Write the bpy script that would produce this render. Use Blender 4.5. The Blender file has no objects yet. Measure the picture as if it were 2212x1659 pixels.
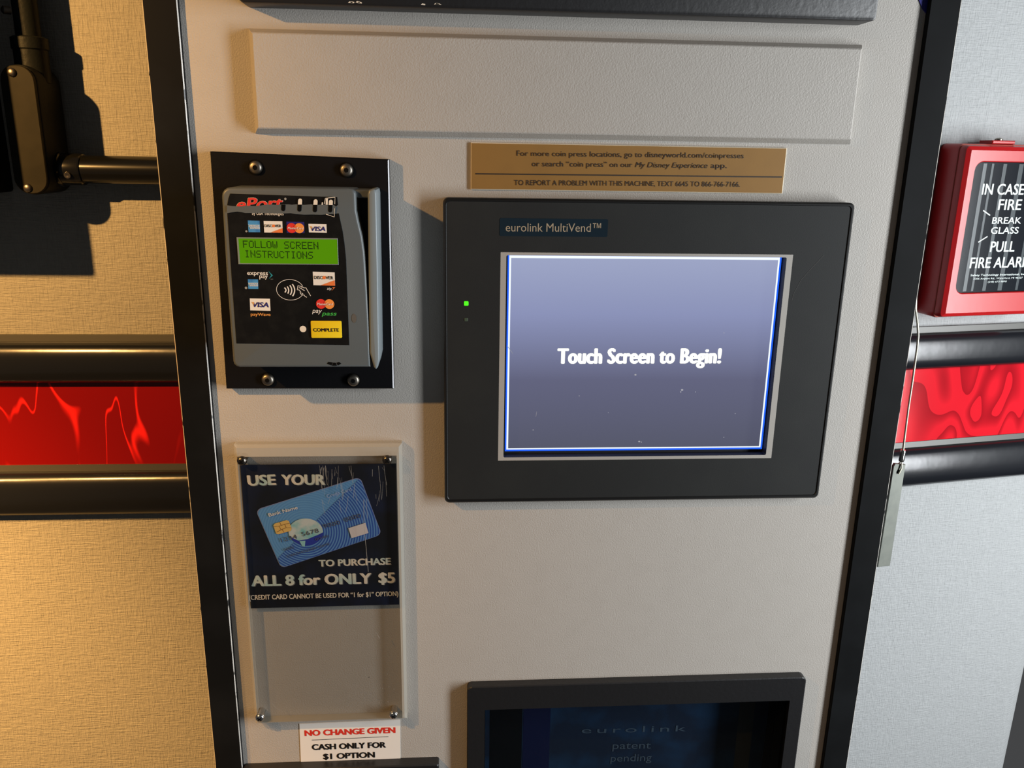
import bpy, bmesh, math, random
from mathutils import Vector, Matrix
C = bpy.context.scene.collection
SC = bpy.context.scene
random.seed(4)

# ------------------------------------------------------------------ camera, world, lights, exposure
CX, CY, CZ, PITCH, YAW, ROLL, FPX = -0.145664, -0.631092, 0.150655, 0.274688, 0.0747259, 0.0172728, 1792.197
W_, H_ = 2212.0, 1659.0
_fwd = Vector((math.sin(YAW)*math.cos(PITCH), math.cos(YAW)*math.cos(PITCH), -math.sin(PITCH)))
_rt = _fwd.cross(Vector((0, 0, 1))).normalized()
_up = _rt.cross(_fwd)
RT = _rt*math.cos(ROLL) + _up*math.sin(ROLL)
UP = -_rt*math.sin(ROLL) + _up*math.cos(ROLL)
cd = bpy.data.cameras.new('camera'); cam = bpy.data.objects.new('camera', cd); C.objects.link(cam)
cd.sensor_width = 36.0; cd.lens = FPX/W_*36.0; cd.clip_start = 0.01
m = Matrix((RT, UP, -_fwd)).transposed().to_4x4(); m.translation = (CX, CY, CZ)
cam.matrix_world = m
SC.camera = cam
SC.view_settings.view_transform = 'Standard'; SC.view_settings.look = 'None'
SC.view_settings.gamma = 1.0; SC.view_settings.use_curve_mapping = False
SC.view_settings.exposure = 0.0

def at(px, py, y):
    """the point at depth y that the photograph shows at a pixel, as (x, z)"""
    d = _fwd + RT*((px-W_/2)/FPX) - UP*((py-H_/2)/FPX)
    t = (y-CY)/d.y
    return (CX+d.x*t, CZ+d.z*t)

wd = bpy.data.worlds.new('world'); SC.world = wd; wd.use_nodes = True
bg = wd.node_tree.nodes['Background']; bg.inputs[0].default_value = (0.95, 0.97, 1.0, 1); bg.inputs[1].default_value = 0.06

ld = bpy.data.lights.new('warm_spot_lamp', 'SPOT'); ld.energy = 60.0; ld.color = (1.0, 0.53, 0.16); ld.shadow_soft_size = 0.008; ld.spot_size = math.radians(179); ld.spot_blend = 0.97
lo = bpy.data.objects.new('warm_spot_lamp', ld); C.objects.link(lo); lo.location = (-0.78, -0.46, 0.43)
lo.rotation_euler = Vector((-0.38, 0.80, -0.45)).to_track_quat('-Z', 'Y').to_euler()
l2 = bpy.data.lights.new('added_wall_fill', 'SPOT'); l2.energy = 95.0; l2.color = (1.0, 0.53, 0.16); l2.shadow_soft_size = 0.01; l2.spot_size = math.radians(66); l2.spot_blend = 1.0  # added fill without a known source, brightens the lower left wall
o2 = bpy.data.objects.new('added_wall_fill', l2); C.objects.link(o2); o2.location = (-0.95, -0.40, 0.30)
o2.rotation_euler = Vector((0.20, 0.52, -0.85)).to_track_quat('-Z', 'Y').to_euler()
ad = bpy.data.lights.new('daylight', 'AREA'); ad.shape = 'RECTANGLE'; ad.size = 0.20; ad.size_y = 0.9; ad.energy = 21.5; ad.color = (0.93, 0.97, 1.0)
ao = bpy.data.objects.new('daylight', ad); C.objects.link(ao); ao.location = (1.0, -0.55, -0.02)
ao.rotation_euler = (Vector((0.0, 0.0, -0.10))-ao.location).to_track_quat('-Z', 'Y').to_euler()

# ------------------------------------------------------------------ materials
def mat(name, col, rough=0.5, metal=0.0, emit=None, estr=0.0, spec=0.5, bump=None, var=None, coat=0.0):
    """bump=(scale, strength, distance); var=(scale, other colour, amount)"""
    M = bpy.data.materials.new(name); M.use_nodes = True
    nt = M.node_tree; b = nt.nodes['Principled BSDF']
    b.inputs['Base Color'].default_value = (*col, 1); b.inputs['Roughness'].default_value = rough
    b.inputs['Metallic'].default_value = metal; b.inputs['Specular IOR Level'].default_value = spec
    b.inputs['Coat Weight'].default_value = coat; b.inputs['Coat Roughness'].default_value = 0.08
    if emit: b.inputs['Emission Color'].default_value = (*emit, 1); b.inputs['Emission Strength'].default_value = estr
    if bump or var:
        tc = nt.nodes.new('ShaderNodeTexCoord')
    if bump:
        n = nt.nodes.new('ShaderNodeTexNoise'); n.inputs['Scale'].default_value = bump[0]; n.inputs['Detail'].default_value = 3
        nt.links.new(tc.outputs['Object'], n.inputs['Vector'])
        bp = nt.nodes.new('ShaderNodeBump'); bp.inputs['Strength'].default_value = bump[1]; bp.inputs['Distance'].default_value = bump[2]
        nt.links.new(n.outputs['Fac'], bp.inputs['Height']); nt.links.new(bp.outputs['Normal'], b.inputs['Normal'])
    if var:
        n2 = nt.nodes.new('ShaderNodeTexNoise'); n2.inputs['Scale'].default_value = var[0]; n2.inputs['Detail'].default_value = 5
        nt.links.new(tc.outputs['Object'], n2.inputs['Vector'])
        r = nt.nodes.new('ShaderNodeMapRange'); r.inputs[1].default_value = 0.45; r.inputs[2].default_value = 0.68
        r.inputs[4].default_value = var[2]
        nt.links.new(n2.outputs['Fac'], r.inputs[0])
        mx = nt.nodes.new('ShaderNodeMix'); mx.data_type = 'RGBA'
        mx.inputs['A'].default_value = (*col, 1); mx.inputs['B'].default_value = (*var[1], 1)
        nt.links.new(r.outputs[0], mx.inputs['Factor']); nt.links.new(mx.outputs['Result'], b.inputs['Base Color'])
    return M

def nodes(M): return M.node_tree.nodes, M.node_tree.links, M.node_tree.nodes['Principled BSDF']

GREY = mat('textured_grey_paint', (0.43, 0.405, 0.37), 0.5, bump=(900, 0.5, 0.0006), var=(60, (0.41, 0.385, 0.35), 0.5), spec=0.35)
BLACK = mat('black_laminate', (0.007, 0.0075, 0.008), 0.48, var=(18, (0.011, 0.012, 0.013), 0.7), spec=0.06)
BLACKM = mat('black_metal', (0.006, 0.006, 0.007), 0.55, bump=(700, 0.25, 0.0003), spec=0.1)
BLACKP = mat('black_paint', (0.011, 0.011, 0.012), 0.4, bump=(300, 0.3, 0.0005), spec=0.5)
WORN_GLINT = mat('worn_glint_edge', (0.55, 0.5, 0.43), 0.35)  # pale chipped edges; the left inner one also paints a daylight glint
def _worn_glint():
    n, l, b = nodes(WORN_GLINT)
    t = n.new('ShaderNodeTexCoord'); x = n.new('ShaderNodeTexNoise'); x.inputs['Scale'].default_value = 90; x.inputs['Detail'].default_value = 6
    l.new(t.outputs['Object'], x.inputs['Vector'])
    r = n.new('ShaderNodeValToRGB'); r.color_ramp.elements[0].position = 0.33; r.color_ramp.elements[1].position = 0.40
    r.color_ramp.elements[0].color = (0.02, 0.02, 0.02, 1); r.color_ramp.elements[1].color = (0.62, 0.58, 0.52, 1)
    l.new(x.outputs['Fac'], r.inputs[0]); l.new(r.outputs[0], b.inputs['Base Color'])
_worn_glint()
BEZEL = mat('charcoal_plastic', (0.015, 0.0158, 0.0158), 0.6, bump=(1200, 0.15, 0.0002), var=(25, (0.019, 0.020, 0.019), 0.6), spec=0.25)
BEZELK = mat('black_gasket', (0.006, 0.006, 0.006), 0.35)
FRAMEG = mat('warm_grey_frame', (0.36, 0.34, 0.31), 0.6)
DARK = mat('dark_recess', (0.004, 0.005, 0.008), 0.6)
HOUSE = mat('slate_plastic', (0.100, 0.116, 0.122), 0.42, bump=(1500, 0.12, 0.0002), spec=0.5)
FILM = mat('black_film', (0.006, 0.006, 0.006), 0.32, var=(120, (0.013, 0.013, 0.012), 0.5), spec=0.35)
STEEL = mat('dull_steel', (0.26, 0.235, 0.20), 0.4, 1.0)
CHROME = mat('polished_steel', (0.75, 0.73, 0.70), 0.16, 1.0)
SCREWD = mat('dark_steel', (0.16, 0.14, 0.12), 0.28, 1.0)
HOLE = mat('black_hole', (0.002, 0.002, 0.002), 0.8, spec=0.1)
BRASS = mat('brushed_bronze_plate', (0.27, 0.140, 0.032), 0.5, 0.1, bump=(1000, 0.1, 0.0002), var=(40, (0.24, 0.125, 0.03), 0.5))
BRASSE = mat('pale_plate_edge', (0.75, 0.66, 0.5), 0.35)
BROWNI = mat('dark_brown_ink', (0.022, 0.012, 0.006), 0.6)
WHITE = mat('white_print', (0.80, 0.78, 0.74), 0.45)
CREAM = mat('cream_print', (0.78, 0.72, 0.62), 0.45)
WSTICK = mat('white_vinyl', (0.86, 0.82, 0.76), 0.35)
REDI = mat('red_ink', (0.72, 0.035, 0.02), 0.45)
BLACKI = mat('black_ink', (0.008, 0.007, 0.007), 0.5)
ORANGE = mat('orange_print', (0.78, 0.20, 0.05), 0.45)
MCRED = mat('red_disc_print', (0.72, 0.035, 0.025), 0.45)
MCOR = mat('amber_disc_print', (0.85, 0.30, 0.06), 0.45)
MCMID = mat('vermilion_overlap_print', (0.80, 0.13, 0.04), 0.45)
NAVY = mat('navy_print', (0.022, 0.018, 0.17), 0.45)
AMEXB = mat('sky_blue_print', (0.06, 0.28, 0.60), 0.45, var=(150, (0.03, 0.16, 0.45), 0.9))
AMEXL = mat('light_blue_print', (0.30, 0.50, 0.75), 0.45)
GREENI = mat('green_print', (0.05, 0.42, 0.07), 0.45)
ORTXT = mat('tan_orange_print', (0.72, 0.32, 0.08), 0.45)
TEALI = mat('teal_print', (0.03, 0.30, 0.36), 0.4)
YELLOW = mat('yellow_button_plastic', (0.85, 0.62, 0.015), 0.4)
LCDG = mat('green_backlit_lcd', (0.02, 0.06, 0.0), 0.25, emit=(0.085, 0.275, 0.0), estr=0.75)
LCDI = mat('lcd_pixel', (0.004, 0.02, 0.0), 0.4)
LCDF = mat('lcd_rim', (0.20, 0.24, 0.22), 0.35)
GREYI = mat('grey_print', (0.30, 0.30, 0.28), 0.5)
STAIN = mat('brown_stain', (0.11, 0.105, 0.095), 0.5)
REDP = mat('red_plastic', (0.46, 0.010, 0.012), 0.30, bump=(60, 0.05, 0.001), spec=0.5)
PALER = mat('pale_red_ridge', (0.60, 0.14, 0.10), 0.4)
SIGNK = mat('black_sign_film', (0.006, 0.008, 0.012), 0.12, spec=0.6)
SIGNS = mat('charcoal_reflection', (0.045, 0.055, 0.060), 0.2)
SIGNW = mat('mint_white_print', (0.68, 0.75, 0.72), 0.5)
RUBBER = mat('black_vinyl_rail', (0.009, 0.010, 0.013), 0.22, bump=(30, 0.12, 0.002), spec=0.5)
LIP = mat('grey_metal_lip', (0.07, 0.068, 0.06), 0.4, 0.1)
CABLE = mat('steel_cable', (0.55, 0.53, 0.42), 0.4, 0.7, bump=(2500, 0.4, 0.0003))
ZINC = mat('zinc_bar', (0.17, 0.18, 0.155), 0.5, 0.3, var=(70, (0.12, 0.13, 0.115), 0.7))
CAST = mat('shaded_cast_metal', (0.013, 0.015, 0.014), 0.5, 0.1, bump=(350, 0.35, 0.0006), spec=0.15)  # near-black, with the junction box's shadow put into the colour
COVER = mat('shaded_olive_cover', (0.020, 0.018, 0.012), 0.55, 0.1, var=(60, (0.013, 0.012, 0.008), 0.7), spec=0.12)  # olive darkened to paint in the shadow of the junction box
PIPEK = mat('black_enamel_pipe', (0.006, 0.006, 0.005), 0.18, spec=0.5)
BOXK = mat('flat_black_box', (0.006, 0.006, 0.006), 0.7, spec=0.2)
BLUED = mat('deep_blue_vinyl', (0.012, 0.012, 0.20), 0.4)
FLOORM = mat('grey_floor', (0.12, 0.115, 0.11), 0.6, var=(3, (0.09, 0.09, 0.09), 0.6))
ACEDGE = mat('polished_acrylic_edge', (0.62, 0.59, 0.52), 0.22, bump=(400, 0.2, 0.0005), spec=0.6)
def _edge():
    n, l, b = nodes(ACEDGE); t = n.new('ShaderNodeBsdfTransparent'); t.inputs[0].default_value = (0.92, 0.91, 0.88, 1)
    x = n.new('ShaderNodeMixShader'); x.inputs[0].default_value = 0.42
    l.new(t.outputs[0], x.inputs[1]); l.new(b.outputs[0], x.inputs[2]); l.new(x.outputs[0], n['Material Output'].inputs[0])
_edge()

def clear(name, tint, gl):
    M = bpy.data.materials.new(name); M.use_nodes = True
    n = M.node_tree.nodes; l = M.node_tree.links; n.remove(n['Principled BSDF'])
    t = n.new('ShaderNodeBsdfTransparent'); t.inputs[0].default_value = (*tint, 1)
    g = n.new('ShaderNodeBsdfGlossy'); g.inputs['Roughness'].default_value = 0.06
    f = n.new('ShaderNodeFresnel'); f.inputs[0].default_value = 1.45
    k = n.new('ShaderNodeMath'); k.operation = 'MULTIPLY'
    ge = n.new('ShaderNodeNewGeometry'); iv = n.new('ShaderNodeMath'); iv.operation = 'SUBTRACT'; iv.inputs[0].default_value = gl
    l.new(ge.outputs['Backfacing'], iv.inputs[1]); l.new(iv.outputs[0], k.inputs[1])
    x = n.new('ShaderNodeMixShader')
    l.new(f.outputs[0], k.inputs[0]); l.new(k.outputs[0], x.inputs[0]); l.new(t.outputs[0], x.inputs[1]); l.new(g.outputs[0], x.inputs[2])
    l.new(x.outputs[0], n['Material Output'].inputs[0])
    return M
ACRYL = clear('clear_acrylic', (0.87, 0.87, 0.86), 1.0)
GLASS = clear('clear_glass', (0.85, 0.9, 0.95), 1.0)

def fabric(name, col):
    M = mat(name, col, 0.55, spec=0.35); n, l, b = nodes(M)
    t = n.new('ShaderNodeTexCoord'); hs = []
    for sc in ((260, 40, 35), (30, 40, 320), (90, 90, 90)):
        mp = n.new('ShaderNodeMapping'); mp.inputs['Scale'].default_value = sc
        x = n.new('ShaderNodeTexNoise'); x.inputs['Scale'].default_value = 3.0; x.inputs['Detail'].default_value = 3
        l.new(t.outputs['Object'], mp.inputs[0]); l.new(mp.outputs[0], x.inputs['Vector']); hs.append(x.outputs['Fac'])
    a = n.new('ShaderNodeMath'); l.new(hs[0], a.inputs[0]); l.new(hs[1], a.inputs[1])
    a2 = n.new('ShaderNodeMath'); a2.operation = 'MULTIPLY_ADD'; a2.inputs[1].default_value = 0.5
    l.new(hs[2], a2.inputs[0]); l.new(a.outputs[0], a2.inputs[2])
    r = n.new('ShaderNodeMapRange'); r.inputs[1].default_value = 0.8; r.inputs[2].default_value = 1.7
    l.new(a2.outputs[0], r.inputs[0])
    mx = n.new('ShaderNodeMix'); mx.data_type = 'RGBA'
    mx.inputs['A'].default_value = (*[c*0.90 for c in col], 1); mx.inputs['B'].default_value = (*[min(1, c*1.10) for c in col], 1)
    l.new(r.outputs[0], mx.inputs['Factor']); l.new(mx.outputs['Result'], b.inputs['Base Color'])
    bp = n.new('ShaderNodeBump'); bp.inputs['Strength'].default_value = 0.6; bp.inputs['Distance'].default_value = 0.0012
    l.new(r.outputs[0], bp.inputs['Height']); l.new(bp.outputs['Normal'], b.inputs['Normal'])
    return M
FABRIC = fabric('warm_lit_woven_wall', (0.315, 0.30, 0.26)); FABRICR = fabric('cool_lit_woven_wall', (0.37, 0.38, 0.38))  # one covering in two copies, each side's light put into the tint

def redfoil(name, dark, bright, scale, band, wide, stretch):
    """swirled red plastic: smooth contour ribbons of two reds"""
    M = mat(name, dark, 0.08, spec=0.35); n, l, b = nodes(M)
    t = n.new('ShaderNodeTexCoord'); mp = n.new('ShaderNodeMapping'); mp.inputs['Scale'].default_value = stretch
    x = n.new('ShaderNodeTexNoise'); x.inputs['Scale'].default_value = scale; x.inputs['Detail'].default_value = 1.0; x.inputs['Distortion'].default_value = 0.8
    l.new(t.outputs['Object'], mp.inputs[0]); l.new(mp.outputs[0], x.inputs['Vector'])
    if band:
        s = n.new('ShaderNodeMath'); s.operation = 'SUBTRACT'; s.inputs[1].default_value = 0.5
        ab = n.new('ShaderNodeMath'); ab.operation = 'ABSOLUTE'
        r = n.new('ShaderNodeMapRange'); r.inputs[1].default_value = wide; r.inputs[2].default_value = 0.0; r.interpolation_type = 'SMOOTHSTEP'
        l.new(x.outputs['Fac'], s.inputs[0]); l.new(s.outputs[0], ab.inputs[0]); l.new(ab.outputs[0], r.inputs[0])
        y = n.new('ShaderNodeTexNoise'); y.inputs['Scale'].default_value = 13; y.inputs['Detail'].default_value = 0
        l.new(t.outputs['Object'], y.inputs['Vector'])
        r2 = n.new('ShaderNodeMapRange'); r2.inputs[1].default_value = 0.38; r2.inputs[2].default_value = 0.55
        l.new(y.outputs['Fac'], r2.inputs[0])
        k = n.new('ShaderNodeMath'); k.operation = 'MULTIPLY'; l.new(r.outputs[0], k.inputs[0]); l.new(r2.outputs[0], k.inputs[1]); fac = k.outputs[0]
    else:
        k = n.new('ShaderNodeMath'); k.operation = 'MULTIPLY'; k.inputs[1].default_value = 8.0
        f = n.new('ShaderNodeMath'); f.operation = 'FRACT'
        l.new(x.outputs['Fac'], k.inputs[0]); l.new(k.outputs[0], f.inputs[0])
        cr = n.new('ShaderNodeValToRGB'); e = cr.color_ramp.elements
        e[0].position = 0.0; e[0].color = (0.1, 0.1, 0.1, 1); e[1].position = 0.55; e[1].color = (1, 1, 1, 1)
        q = e.new(0.25); q.color = (0.45, 0.45, 0.45, 1); q = e.new(0.95); q.color = (0.95, 0.95, 0.95, 1)
        l.new(f.outputs[0], cr.inputs[0]); fac = cr.outputs[0]
    mx = n.new('ShaderNodeMix'); mx.data_type = 'RGBA'; mx.inputs['A'].default_value = (*dark, 1); mx.inputs['B'].default_value = (*bright, 1)
    l.new(fac, mx.inputs['Factor']); l.new(mx.outputs['Result'], b.inputs['Base Color'])
    return M
REDL = redfoil('dark_red_painted_glints', (0.22, 0.004, 0.002), (1.0, 0.02, 0.015), 13.0, True, 0.026, (2.0, 1, 0.75))  # bright lines are caustic lamp glints painted into the colour
REDR = redfoil('marbled_bright_red_plastic', (0.27, 0.005, 0.010), (0.62, 0.012, 0.022), 8.0, False, 0, (1.8, 1, 0.8))

# ------------------------------------------------------------------ mesh helpers
LOC = {}
def tag(o, label=None, cat=None, group=None, kind=None):
    for k, v in (('label', label), ('category', cat), ('group', group), ('kind', kind)):
        if v: o[k] = v
    return o
def thing(name, label, cat, loc=(0, 0, 0), rz=0.0, local=False, group=None):
    o = bpy.data.objects.new(name, None); C.objects.link(o); o.empty_display_size = 0.02
    o.location = loc; o.rotation_euler = (0, 0, rz)
    LOC[o.name] = Vector((0, 0, 0)) if local else Vector(loc)
    return tag(o, label, cat, group)
def obj(name, bm, mats, parent=None, smooth=35):
    me = bpy.data.meshes.new(name)
    if parent is None:
        c = Vector((0, 0, 0))
        for v in bm.verts: c += v.co
        c /= max(1, len(bm.verts))
    else: c = LOC[parent.name]
    for v in bm.verts: v.co -= c
    bm.to_mesh(me); bm.free()
    for x in (mats if isinstance(mats, (list, tuple)) else [mats]): me.materials.append(x)
    if smooth:
        for p in me.polygons: p.use_smooth = True
        me.set_sharp_from_angle(angle=math.radians(smooth))
    o = bpy.data.objects.new(name, me); C.objects.link(o)
    if parent is None: o.location = c; LOC[o.name] = Vector(c)
    else: o.parent = parent; LOC[o.name] = Vector(c)
    return o
def top(name, bm, mats, label, cat, group=None, kind=None, smooth=35):
    return tag(obj(name, bm, mats, None, smooth), label, cat, group, kind)

def rrect(x0, x1, z0, z1, r=0.0, n=5):
    if r <= 0: return [(x0, z0), (x1, z0), (x1, z1), (x0, z1)]
    out = []
    for cx, cz, a in ((x0+r, z0+r, 180), (x1-r, z0+r, 270), (x1-r, z1-r, 0), (x0+r, z1-r, 90)):
        for k in range(n+1):
            t = math.radians(a+90*k/n); out.append((cx+r*math.cos(t), cz+r*math.sin(t)))
    return out
def inset(P, d):
    """move a counter-clockwise outline inwards by d"""
    n = len(P); out = []
    for i in range(n):
        a, b, c = P[i-1], P[i], P[(i+1) % n]
        e1 = Vector((b[0]-a[0], b[1]-a[1])).normalized(); e2 = Vector((c[0]-b[0], c[1]-b[1])).normalized()
        n1 = Vector((-e1.y, e1.x)); n2 = Vector((-e2.y, e2.x)); k = (n1+n2)
        den = max(0.3, 1+n1.dot(n2)); k = k/den
        out.append((b[0]+k.x*d, b[1]+k.y*d))
    return out
def prism(bm, P, yb, yf, bevel=0.0, segs=1, mi=0, bmi=None, back=True):
    """outline P (x,z) counter-clockwise as seen from the front, from yb (behind) to yf (front, nearer)"""
    rings = [[bm.verts.new((x, yb, z)) for x, z in P]]
    if bevel > 0:
        for k in range(segs+1):
            t = math.pi/2*k/segs; q = inset(P, bevel*(1-math.cos(t))); y = yf+bevel*(1-math.sin(t))
            rings.append([bm.verts.new((x, y, z)) for x, z in q])
    else: rings.append([bm.verts.new((x, yf, z)) for x, z in P])
    n = len(P)
    for k in range(len(rings)-1):
        for i in range(n):
            f = bm.faces.new((rings[k][i], rings[k][(i+1) % n], rings[k+1][(i+1) % n], rings[k+1][i]))
            f.material_index = (bmi if (bmi is not None and k >= 1) else mi)
    bm.faces.new(rings[-1]).material_index = mi
    if back: bm.faces.new(rings[0][::-1]).material_index = mi
    return bm
def box(bm, x0, x1, y0, y1, z0, z1, mi=0, bevel=0.0, segs=1):
    return prism(bm, rrect(x0, x1, z0, z1), max(y0, y1), min(y0, y1), bevel, segs, mi)
def ringprism(bm, A, B, yb, yf, bA=0.0, bB=0.0, mi=0, imi=None, omi=None):
    """frame between outer outline A and inner outline B (same count)"""
    n = len(A)
    def ring(P, y): return [bm.verts.new((x, y, z)) for x, z in P]
    o = [ring(A, yb)] + ([ring(A, yf+bA), ring(inset(A, bA), yf)] if bA else [ring(A, yf)])
    i_ = [ring(B, yb)] + ([ring(B, yf+bB), ring(inset(B, -bB), yf)] if bB else [ring(B, yf)])
    for R_, flip, mm in ((o, False, omi), (i_, True, imi)):
        for k in range(len(R_)-1):
            for i in range(n):
                v = (R_[k][i], R_[k][(i+1) % n], R_[k+1][(i+1) % n], R_[k+1][i])
                bm.faces.new(v[::-1] if flip else v).material_index = mi if mm is None else mm
    for i in range(n):
        bm.faces.new((o[-1][i], o[-1][(i+1) % n], i_[-1][(i+1) % n], i_[-1][i])).material_index = mi
        bm.faces.new((o[0][i], i_[0][i], i_[0][(i+1) % n], o[0][(i+1) % n])).material_index = mi
    return bm
def lathe(bm, prof, c, axis=(0, -1, 0), n=28, mi=0):
    ax = Vector(axis).normalized(); u = ax.orthogonal().normalized(); v = ax.cross(u); c = Vector(c); rings = []
    for r, h in prof:
        if r < 1e-7: rings.append([bm.verts.new(c+ax*h)])
        else: rings.append([bm.verts.new(c+ax*h+(u*math.cos(2*math.pi*k/n)+v*math.sin(2*math.pi*k/n))*r) for k in range(n)])
    for a, b in zip(rings, rings[1:]):
        for k in range(n):
            k2 = (k+1) % n
            if len(a) == 1 and len(b) == 1: continue
            if len(a) == 1: f = bm.faces.new((a[0], b[k], b[k2]))
            elif len(b) == 1: f = bm.faces.new((a[k], b[0], a[k2]))
            else: f = bm.faces.new((a[k], b[k], b[k2], a[k2]))
            f.material_index = mi
    bmesh.ops.recalc_face_normals(bm, faces=bm.faces)
    return bm
def tube(bm, pts, r, n=12, mi=0):
    pts = [Vector(p) for p in pts]; rings = []
    up = None
    for i, p in enumerate(pts):
        d = (pts[min(i+1, len(pts)-1)]-pts[max(i-1, 0)]).normalized()
        if up is None: up = d.orthogonal().normalized()
        up = (up-d*up.dot(d)).normalized(); w = d.cross(up)
        rings.append([bm.verts.new(p+(up*math.cos(2*math.pi*k/n)+w*math.sin(2*math.pi*k/n))*r) for k in range(n)])
    for a, b in zip(rings, rings[1:]):
        for k in range(n):
            bm.faces.new((a[k], a[(k+1) % n], b[(k+1) % n], b[k])).material_index = mi
    bm.faces.new(rings[0][::-1]); bm.faces.new(rings[-1])
    return bm
def new(): return bmesh.new()

# ------------------------------------------------------------------ printed matter
_cache = {}
def glyphs(s, bold=0.0, shear=0.0, space=1.0):
    key = (s, bold, shear, space)
    if key not in _cache:
        cu = bpy.data.curves.new('t', 'FONT'); cu.body = s; cu.size = 1.0; cu.offset = bold; cu.shear = shear; cu.space_character = space
        cu.fill_mode = 'FRONT'; cu.resolution_u = 3
        o = bpy.data.objects.new('t', cu); C.objects.link(o)
        bpy.context.view_layer.update()
        me = bpy.data.meshes.new_from_object(o.evaluated_get(bpy.context.evaluated_depsgraph_get()))
        V = [(v.co.x, v.co.y) for v in me.vertices]; F = [tuple(p.vertices) for p in me.polygons]
        bpy.data.objects.remove(o); bpy.data.curves.remove(cu); bpy.data.meshes.remove(me)
        _cache[key] = (V, F)
    return _cache[key]
CAP = max(y for x, y in glyphs('H')[0])
LIFT = 0.00015
class Print:
    """flat print on a surface at depth y: polygons, strokes and lettering, in layers"""
    def __init__(s, y): s.y = y; s.bm = bmesh.new(); s.m = []
    def mi(s, M):
        if M not in s.m: s.m.append(M)
        return s.m.index(M)
    def face(s, P, M, lay=1):
        a = sum(P[i-1][0]*P[i][1]-P[i][0]*P[i-1][1] for i in range(len(P)))
        if a < 0: P = P[::-1]
        f = s.bm.faces.new([s.bm.verts.new((x, s.y-LIFT*lay, z)) for x, z in P]); f.material_index = s.mi(M); return s
    def rect(s, x0, x1, z0, z1, M, lay=1, r=0.0): return s.face(rrect(min(x0, x1), max(x0, x1), min(z0, z1), max(z0, z1), r), M, lay)
    def disc(s, x, z, r, M, lay=1, rz=None, n=32): return s.face([(x+r*math.cos(2*math.pi*k/n), z+(rz or r)*math.sin(2*math.pi*k/n)) for k in range(n)], M, lay)
    def stroke(s, pts, w, M, lay=1, closed=False):
        n = len(pts); L, R_ = [], []
        for i in range(n):
            a = pts[i-1] if (i or closed) else pts[i]; b = pts[(i+1) % n] if (i < n-1 or closed) else pts[i]
            d = Vector((b[0]-a[0], b[1]-a[1])).normalized(); q = Vector((-d.y, d.x))*w/2
            L.append(s.bm.verts.new((pts[i][0]+q.x, s.y-LIFT*lay, pts[i][1]+q.y))); R_.append(s.bm.verts.new((pts[i][0]-q.x, s.y-LIFT*lay, pts[i][1]-q.y)))
        for i in range(n if closed else n-1):
            j = (i+1) % n
            s.bm.faces.new((L[i], R_[i], R_[j], L[j])).material_index = s.mi(M)
        return s
    def text(s, t, p0, p1, cap, M, lay=2, bold=0.0, shear=0.0, space=1.0):
        """lettering from baseline start p0 to baseline end p1 (x,z) with capital height cap"""
        V, F = glyphs(t, 0.0, shear, space)
        x0 = min(v[0] for v in V); x1 = max(v[0] for v in V)
        w = bold*cap/CAP
        d = Vector((p1[0]-p0[0], p1[1]-p0[1])); L = d.length-2*w; d.normalize(); q = Vector((-d.y, d.x))
        sx = L/(x1-x0); sy = (cap-2*w)/CAP; k = s.mi(M)
        for ci, (ox, oz) in enumerate([(0, 0)] if w == 0 else [(w*a, w*b) for a, b in ((-1, 0), (1, 0), (-0.5, 0.35), (0.5, 0.35), (-0.5, -0.35), (0.5, -0.35), (0, 0))]):
            vs = [s.bm.verts.new((p0[0]+d.x*(w+(x-x0)*sx)+q.x*(w+y*sy)+ox, s.y-LIFT*lay-ci*1.2e-5, p0[1]+d.y*(w+(x-x0)*sx)+q.y*(w+y*sy)+oz)) for x, y in V]
            for f in F:
                try:
                    ff = s.bm.faces.new([vs[i] for i in f]); ff.material_index = k
                    ff.normal_update()
                    if ff.normal.y > 0: ff.normal_flip()
                except ValueError: pass
        return s
    def build(s, name, parent, label=None):
        o = obj(name, s.bm, s.m, parent, 0)
        if label: o['label'] = label
        return o

# ------------------------------------------------------------------ the setting
YL = 0.12                                   # the wall left of the machine
AR = math.radians(10.2); OR_ = Vector((0.318, 0.16, 0.0))    # the wall right of it turns away by ten degrees
FLZ = -1.30
bm = new(); box(bm, -1.5, 0.10, YL+0.06, YL, FLZ, 0.9)
top('wall_left', bm, FABRIC, 'woven wall covering left of the machine, lit warm tan', 'wall', kind='structure')
def wr(u, off, z=0.0):
    n = Vector((math.sin(AR), -math.cos(AR), 0)); p = OR_+Vector((math.cos(AR), math.sin(AR), 0))*u+n*off
    return Vector((p.x, p.y, z))
prof = [wr(-0.2205, 0)] + [wr(0.2150+0.05*math.sin(t), -0.05*(1-math.cos(t))) for t in [math.radians(k*8) for k in range(12)]] + [wr(0.2650, -0.6)]
bm = new(); lo_ = [bm.verts.new((p.x, p.y, FLZ)) for p in prof]; hi_ = [bm.verts.new((p.x, p.y, 0.9)) for p in prof]
for i in range(len(prof)-1): bm.faces.new((lo_[i], lo_[i+1], hi_[i+1], hi_[i]))
top('wall_right', bm, FABRICR, 'woven wall covering right of the machine, cool light in its tint, with rounded corner', 'wall', kind='structure')
bm = new(); box(bm, -1.6, 1.9, 0.9, -2.0, FLZ-0.03, FLZ)
top('floor', bm, FLOORM, 'grey floor under the machine', 'floor', kind='structure')

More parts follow.
